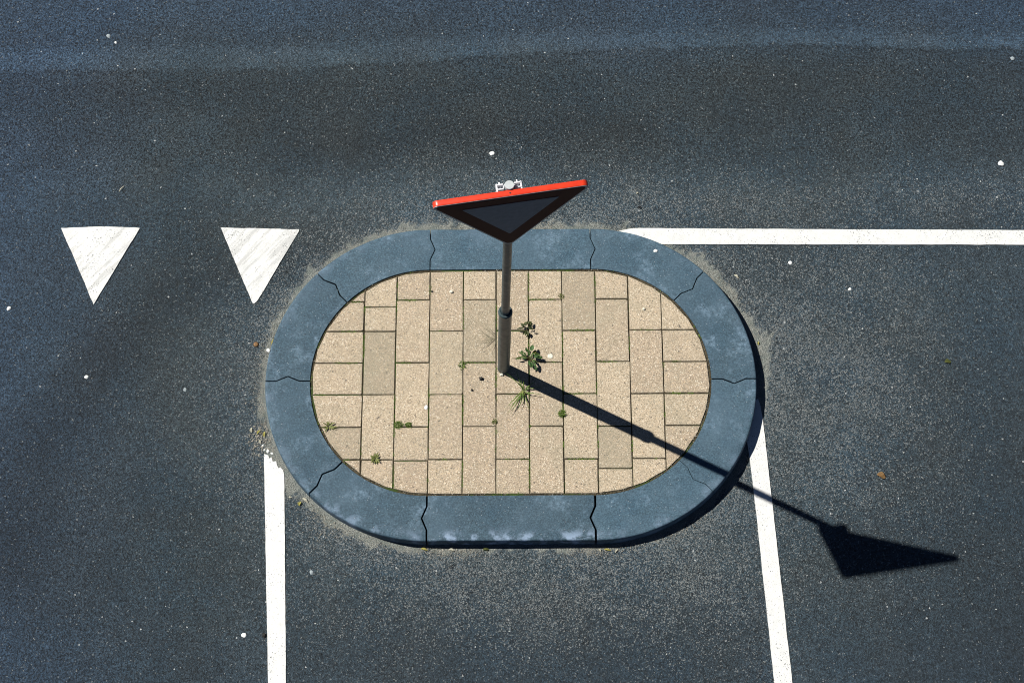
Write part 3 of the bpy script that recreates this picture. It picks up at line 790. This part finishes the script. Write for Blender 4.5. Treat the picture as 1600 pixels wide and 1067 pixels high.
# small dark ragged weed above it
rw = empty('small_dark_weed', (0.183, 0.195, ZK), label='small ragged almost black weed growing in the joint above the leafy weed', cat='weed')
bm = bmesh.new(); bl = bmesh.new()
tube(bm, [(0, -.02, -.004), (.002, -.01, .02), (.004, .01, .04)], .002, .001)
for x, y, az, ln, wd in [(.015, .02, 40, .034, .020), (.0, .02, 100, .03, .018), (-.015, .005, 185, .045, .014), (-.01, .018, 140, .03, .016), (.015, 0, -5, .034, .012), (.005, -.01, -80, .034, .018),
                         (-.004, -.008, -120, .03, .014), (.02, .03, 60, .026, .018), (.01, .01, 20, .025, .016), (-.005, .012, 160, .03, .014), (.008, .035, 80, .02, .018), (.0, -.004, -95, .04, .016)]:
    leaf(bl, (x, y, U(.015, .045)), R(az), U(.0, .5), ln, wd, U(-.5, .5), U(.4, 1.2), .3, lob=.15)
from_bm('stem', bm, M['stem'], rw); soft(from_bm('foliage', bl, M['leafdark'], rw))
def rosette(name, x, y, n, ln, wd, mat, label, sx=1.0, cat='weed', ztilt=(.1, .6)):
    bm = bmesh.new()
    for i in range(n):
        az = 6.283 * i / n + U(-.3, .3); l = ln * U(.6, 1.1)
        leaf(bm, (math.cos(az) * .004 * sx, math.sin(az) * .004, U(.0, .008)), az, U(*ztilt), l * (abs(math.cos(az)) * (sx - 1) + 1), wd * U(.7, 1.1), U(-.3, .3), U(.3, .9), .2)
    o = soft(from_bm(name, bm, mat, label=label, cat=cat)); o.location = (x, y, ZK - .002); return o
rosette('rosette_weed', -0.719, -0.609, 13, .040, .013, M['olive'], 'flat star shaped rosette of pale olive leaves in a joint at the lower left')
rosette('spiky_weed', -1.004, -0.406, 14, .036, .008, M['olive'], 'small spiky olive weed in a joint close to the left kerb', 1.4)
def tuftball(name, x, y, r, n, mat, label, sx=1.0, cat='moss', h=.02, ls=.008):
    bm = bmesh.new()
    for i in range(n):
        a = U(0, 6.283); q = r * math.sqrt(U(0, 1)); px, py = q * math.cos(a) * sx, q * math.sin(a)
        leaf(bm, (px, py, U(0, h) * (1 - q / r * .7)), U(0, 6.283), U(.1, 1.2), ls * U(.6, 1.3), ls * .5 * U(.6, 1.2), U(-.6, .6), U(0, .8), .2, seg=2)
    o = from_bm(name, bm, mat, label=label, cat=cat); o.location = (x, y, ZK - .004); return o
tuftball('moss_cushion', -0.585, -0.399, .024, 260, M['moss'], 'bright green moss cushion in the joint at left, the larger of the touching pair', 1.2)
tuftball('moss_cushion', -0.525, -0.399, .017, 170, M['moss'], 'small green moss cushion just right of the larger bright one', 1.2)
tuftball('moss_cushion', 0.396, -0.336, .024, 240, M['moss'], 'round olive green moss cushion in the joint below the pole shadow', 1.0, h=.028)
tuftball('joint_weed', -0.203, -0.024, .026, 70, M['moss'], 'sparse tiny leaved weed at a joint crossing left of the pole', 1.0, 'weed', .012, .010)
tuftball('joint_weed', -0.009, -0.382, .018, 60, M['olive'], 'tiny weed at a joint crossing straight below the pole', 0.8, 'weed', .012, .010)
tuftball('joint_weed', 0.401, 0.417, .016, 50, M['olive'], 'tiny withered weed at a joint crossing near the top kerb, right of the pole', 1.0, 'weed', .012, .010)
# moss and seedlings creeping along the joints: uncountable
bm = bmesh.new()
runs = []
for c, rows in cols.items():
    if c >= 0: runs.append(((gxl(c), 0.62), (gxl(c), -0.80)))
    for r_ in rows:
        runs.append(((gxl(c) if c >= 0 else -1.12, gyl(r_)), (gxl(c + 1) if c < 9 else 1.28, gyl(r_))))
for (xa, ya), (xb, yb) in runs:
    L = math.hypot(xb - xa, yb - ya)
    for i in range(int(L * 760)):
        f = U(0, 1); x, y = xa + (xb - xa) * f, ya + (yb - ya) * f
        if sdf(np.array(x), np.array(y), RI - .02) > 0: continue
        k = noise.noise(Vector((x * 5, y * 5, 2))) + 0.5 * noise.noise(Vector((x * 19, y * 19, 7))) + (0.15 if -0.8 < x < 0.65 else 0)
        if k < 0.27: continue
        sp = .003 + .006 * max(0, k - .3)
        leaf(bm, (x + random.gauss(0, sp), y + random.gauss(0, sp), ZK - .006 + U(0, .005)), U(0, 6.28), U(0, 1), U(.003, .008), U(.002, .005), U(-.5, .5), .5, .2, seg=2)
for i in range(900):                       # along the inner face of the kerb
    s = U(0, 6); k = noise.noise(Vector((s * 6, 3.3, 8)))
    if k < 0.2: continue
    x, y = path(s, RI - U(.001, .012))
    leaf(bm, (x, y, ZK - .008 + U(0, .006)), U(0, 6.28), U(0, 1), U(.003, .009), U(.002, .006), U(-.5, .5), .5, .2, seg=2)
from_bm('moss', bm, M['moss'], kind='stuff', label='thin green moss creeping along the paving joints', cat='moss')

# ------------------------------------------------------------ litter, stones, gum
def blob(name, x, y, z, rx, ry, h, mat, label, cat, group=None, rot=0.0, rough=.18, seed=0):
    bm = bmesh.new(); bmesh.ops.create_icosphere(bm, subdivisions=3, radius=1)
    for v in bm.verts:
        k = 1 + rough * noise.noise(v.co * 1.7 + Vector((seed * 3.7, x * 5, y * 5))) * 1.6
        v.co = Vector((v.co.x * rx * k, v.co.y * ry * k, v.co.z * h * k))
    o = from_bm(name, bm, mat, smooth=True, label=label, cat=cat, group=group); o.location = (x, y, z + h * .55); o.rotation_euler.z = rot
    return o
G1 = 'pale spots of trodden gum'
for i, (x, y, r, hh, mt, lb) in enumerate([
    (-0.027, 1.429, .016, .004, 'gum', 'white flattened gum spot on the road above the sign plate'),
    (3.210, 1.336, .019, .005, 'gum', 'large pale gum spot near the right edge above the long white line'),
    (-2.544, 2.292, .016, .005, 'gumgrey', 'pale grey gum spot in the far upper left on the asphalt'),
    (-2.494, 2.243, .009, .004, 'gum', 'tiny white chip just right of the upper left gum spot'),
    (-1.467, -1.640, .014, .004, 'gum', 'round white gum spot left of the lower part of the left white line'),
    (-1.086, -1.273, .014, .004, 'gumgrey', 'light grey gum spot between the two lower white lines, near the left one'),
    (-2.507, -0.058, .012, .004, 'gum', 'white gum spot alone on the asphalt at the far left, below the triangles'),
    (-3.024, 0.392, .014, .004, 'gum', 'white gum spot at the left edge left of the triangle tips'),
    (1.834, 0.665, .013, .004, 'gum', 'white chip just below the long white line on the right'),
    (2.193, 0.488, .011, .004, 'gum', 'small pale chip farther right below the long white line'),
    (3.356, 2.084, .014, .004, 'gumgrey', 'dull grey spot in the upper right corner of the road'),
    (-1.899, -0.143, .012, .003, 'gumgrey', 'faint grey spot on the asphalt left of the island'),
    (0.989, 0.715, .013, .003, 'gum', 'white gum spot on the curved kerb stone below the start of the long line'),
    (-1.387, 0.077, .012, .003, 'gum', 'white drip on the outer edge of the left kerb stone'),
    (-0.421, -0.291, .014, .003, 'gum', 'round white gum spot on a slab in the left half of the paving'),
    (0.330, 0.030, .017, .0012, 'pale', 'smeared white patch on the slab right of the leafy weed')]):
    zb = ZK if i >= 12 else 0.0
    blob('gum_spot', x, y, zb - .001, r, r * U(.75, 1), hh, M[mt], lb, 'gum spot', G1, U(0, 3), .22, i)
def curl(name, x, y, z, ln, wd, rot, mat, label, cat, group=None, arch=.35):
    bm = bmesh.new(); n = 8; rows = []
    for i in range(n + 1):
        f = i / n; ww = wd * math.sin(math.pi * (f * .92 + .04)) ** .7
        h = .002 + arch * ln * math.sin(math.pi * f) * .3
        rows.append([bm.verts.new(((f - .5) * ln, k * ww + .15 * wd * math.sin(f * 5), h + abs(k) * ww * .5)) for k in (-.5, -.25, 0, .25, .5)])
    for a, b in zip(rows, rows[1:]):
        for i in range(4): bm.faces.new((a[i], a[i + 1], b[i + 1], b[i]))
    bmesh.ops.solidify(bm, geom=bm.faces[:], thickness=.0008)
    o = from_bm(name, bm, mat, smooth=True, label=label, cat=cat, group=group); o.location = (x, y, z); o.rotation_euler.z = rot; return o
curl('dry_leaf', 2.300, -0.705, 0, .052, .034, R(-20), M['brown'], 'curled brown dry leaf lying alone on the asphalt on the right', 'leaf')
curl('dry_leaf', 2.757, 0.011, 0, .038, .026, R(10), M['olive'], 'greenish brown leaf scrap on the asphalt at the far right, above the brown leaf', 'leaf')
# bottle cap: crimped tin
root2 = empty('bottle_cap', (-1.478, 0.147, 0), label='rusty crimped bottle cap on the asphalt left of the island', cat='bottle cap')
bm = bmesh.new(); rings = []; sg = 42
for r_, z_, cr_ in [(.0165, .001, .0012), (.0158, .003, .0008), (.0140, .0055, 0), (.0125, .0064, 0), (.006, .0066, 0)]:
    rings.append([bm.verts.new(((r_ + cr_ * math.cos(21 * 6.28318 * k / sg)) * math.cos(6.28318 * k / sg), (r_ + cr_ * math.cos(21 * 6.28318 * k / sg)) * math.sin(6.28318 * k / sg), z_)) for k in range(sg)])
for a, b in zip(rings, rings[1:]):
    for k in range(sg): bm.faces.new((a[k], a[(k + 1) % sg], b[(k + 1) % sg], b[k]))
bm.faces.new(rings[-1])
from_bm('crimped_shell', bm, M['rust'], root2, smooth=True)
# cigarette ends and pale leaf scraps gathered along the kerb foot
LG = 'small pale litter scraps along the kerb foot'
for i, (x, y, ln, wd, ro, mt, lb) in enumerate([
    (-1.482, -0.402, .030, .015, 100, 'pale', 'cream scrap farthest left in the debris beside the left kerb'),
    (-1.437, -0.414, .030, .012, 60, 'yellow', 'yellowish scrap in the middle of the debris beside the left kerb'),
    (-1.402, -0.428, .034, .014, 95, 'yellow', 'yellow leaf scrap tight against the left kerb above the white line tip'),
    (-1.426, -0.475, .022, .014, 110, 'pale', 'pale scrap just above the left white line tip'),
    (-1.139, -0.838, .040, .014, -35, 'pale', 'pale scrap against the lower left kerb near the zigzag joint'),
    (-1.172, -0.858, .026, .018, 80, 'yellow', 'yellow green scrap next to the pale one by the lower left kerb'),
    (-1.230, -0.820, .018, .012, 20, 'pale', 'tiny pale crumb between the left white line and the lower left kerb'),
    (-0.262, -1.142, .032, .013, -10, 'pale', 'white scrap in front of the bottom kerb, left of its middle'),
    (0.610, -1.150, .022, .010, -60, 'pale', 'leftmost scrap of the three by the bottom right kerb joint'),
    (0.655, -1.146, .040, .011, -5, 'yellow', 'yellow scrap, middle of the three by the bottom right kerb joint'),
    (0.707, -1.152, .030, .009, 60, 'pale', 'thin pale stick, rightmost of the three by the bottom right kerb joint'),
    (-0.425, -1.138, .040, .013, -8, 'yellow', 'olive yellow leaf scrap at the bottom kerb below its left zigzag joint'),
    (-0.062, -1.140, .034, .016, 10, 'olive', 'greenish brown leaf scrap at the middle of the bottom kerb'),
    (1.492, 0.575, .036, .015, -35, 'pale', 'white scrap on the sandy strip beside the upper right kerb'),
    (1.607, 0.136, .024, .011, 95, 'yellow', 'yellow green scrap on the sandy strip at the right kerb'),
    (-1.372, 0.168, .050, .010, 62, 'yellow', 'long yellow grass scrap leaning on the outer edge of the left kerb'),
    (0.903, 1.045, .034, .008, 10, 'black', 'dark thin curl on the road above the start of the long white line'),
    (0.892, 1.146, .016, .010, 50, 'pale', 'tiny white crumb above the dark curl, right of the sign plate'),
    (-2.381, 1.196, .050, .005, 55, 'pale', 'thin pale straw lying on the road above the left triangle'),
    (-0.262, -1.240, .050, .006, 40, 'black', 'thin black twig on the asphalt below the bottom kerb')]):
    curl('litter_scrap', x, y, 0.002, ln, wd, R(ro), M[mt], lb, 'litter', LG if i < 16 else None, .5)
for x, y, r, z, lb in [(-0.092, -0.111, .012, ZK, 'black pebble on a slab left below the pole foot'), (-0.146, -0.182, .007, ZK, 'tiny black pebble left of the green grass tuft'),
                       (-1.348, -1.640, .013, 0, 'black stone touching the left edge of the left white line'),
                       (-0.395, 0.455, .006, ZK, 'tiny dark crumb on a slab near the top kerb')]:
    blob('pebble', x, y, z, r, r * .8, r * .7, M['black'], lb, 'pebble', 'small black pebbles', U(0, 3), .3)
blob('pebble', -0.275, 0.450, ZK, .011, .009, .006, M['pale'], 'cream pebble lying on a joint near the top kerb, left of the pole', 'pebble', None, 0, .3)
blob('pebble', 0.904, 0.330, ZK, .010, .008, .006, M['pale'], 'pale pink pebble tight against the inner kerb at the upper right', 'pebble', None, 0, .3)
blob('pebble', 0.035, -0.088, ZK, .012, .008, .006, M['pale'], 'white crumb touching the foot of the pole', 'pebble', None, 0, .3)
# loose grit: thousands of grains
bm = bmesh.new()
def grain(x, y, z, r):
    vsn = []
    for sx_, sy_, sz_ in ((1, 0, 0), (0, 1, 0), (-1, 0, 0), (0, -1, 0), (0, 0, 1), (0, 0, -1)):
        vsn.append(bm.verts.new((x + sx_ * r * U(.6, 1.2), y + sy_ * r * U(.6, 1.2), z + sz_ * r * U(.4, .9))))
    for a in range(4):
        b = (a + 1) % 4; bm.faces.new((vsn[a], vsn[b], vsn[4])); bm.faces.new((vsn[b], vsn[a], vsn[5]))
for i in range(9000):
    s = U(0, 6); dd = abs(random.gauss(0, .035)) + .022; x, y = path(s, RO + dd)
    k = noise.noise(Vector((x * 3, y * 3, 5)))
    if k < U(-.5, .35): continue
    grain(x, y, .002, U(.0015, .0038))
for i in range(260):
    x, y = random.gauss(-1.415, .045), random.gauss(-0.455, .06)
    if sdf(np.array(x), np.array(y), RO + .022) < 0: continue
    grain(x, y, .003, U(.002, .0075))
for i in range(120):
    x, y = random.gauss(-0.98, .10), random.gauss(-0.99, .05)
    if sdf(np.array(x), np.array(y), RO + .022) < 0: continue
    grain(x, y, .003, U(.002, .006))
for i in range(300):
    x, y = U(-3.4, 3.6), U(-2.1, 2.7)
    if sdf(np.array(x), np.array(y), RO + .022) < 0: continue
    grain(x, y, .002, U(.0012, .0030))
for i in range(500):
    s = U(0, 6); x, y = path(s, RI - U(.001, .02))
    if noise.noise(Vector((s * 5, 1.3, 2))) < .05: continue
    grain(x, y, ZK - .003, U(.0015, .004))
from_bm('grit', bm, M['grit'], kind='stuff', label='fine sand and grit swept up along the kerb', cat='grit')

# the paint crumbs broken off the tip of the left line
for i, (x, y, r, lb) in enumerate([(-1.375, -0.535, .012, 'largest paint crumb just above the tip of the left white line'), (-1.398, -0.525, .007, 'small paint crumb left of the largest one above the left line tip'),
                                   (-1.350, -0.548, .008, 'paint crumb between the left line tip and the kerb'), (-1.408, -0.498, .008, 'paint crumb highest above the left line tip')]):
    blob('paint_crumb', x, y, 0, r, r * .7, r * .35, M['gum'], lb, 'paint crumb', 'crumbs of broken road paint', U(0, 3), .35, i)
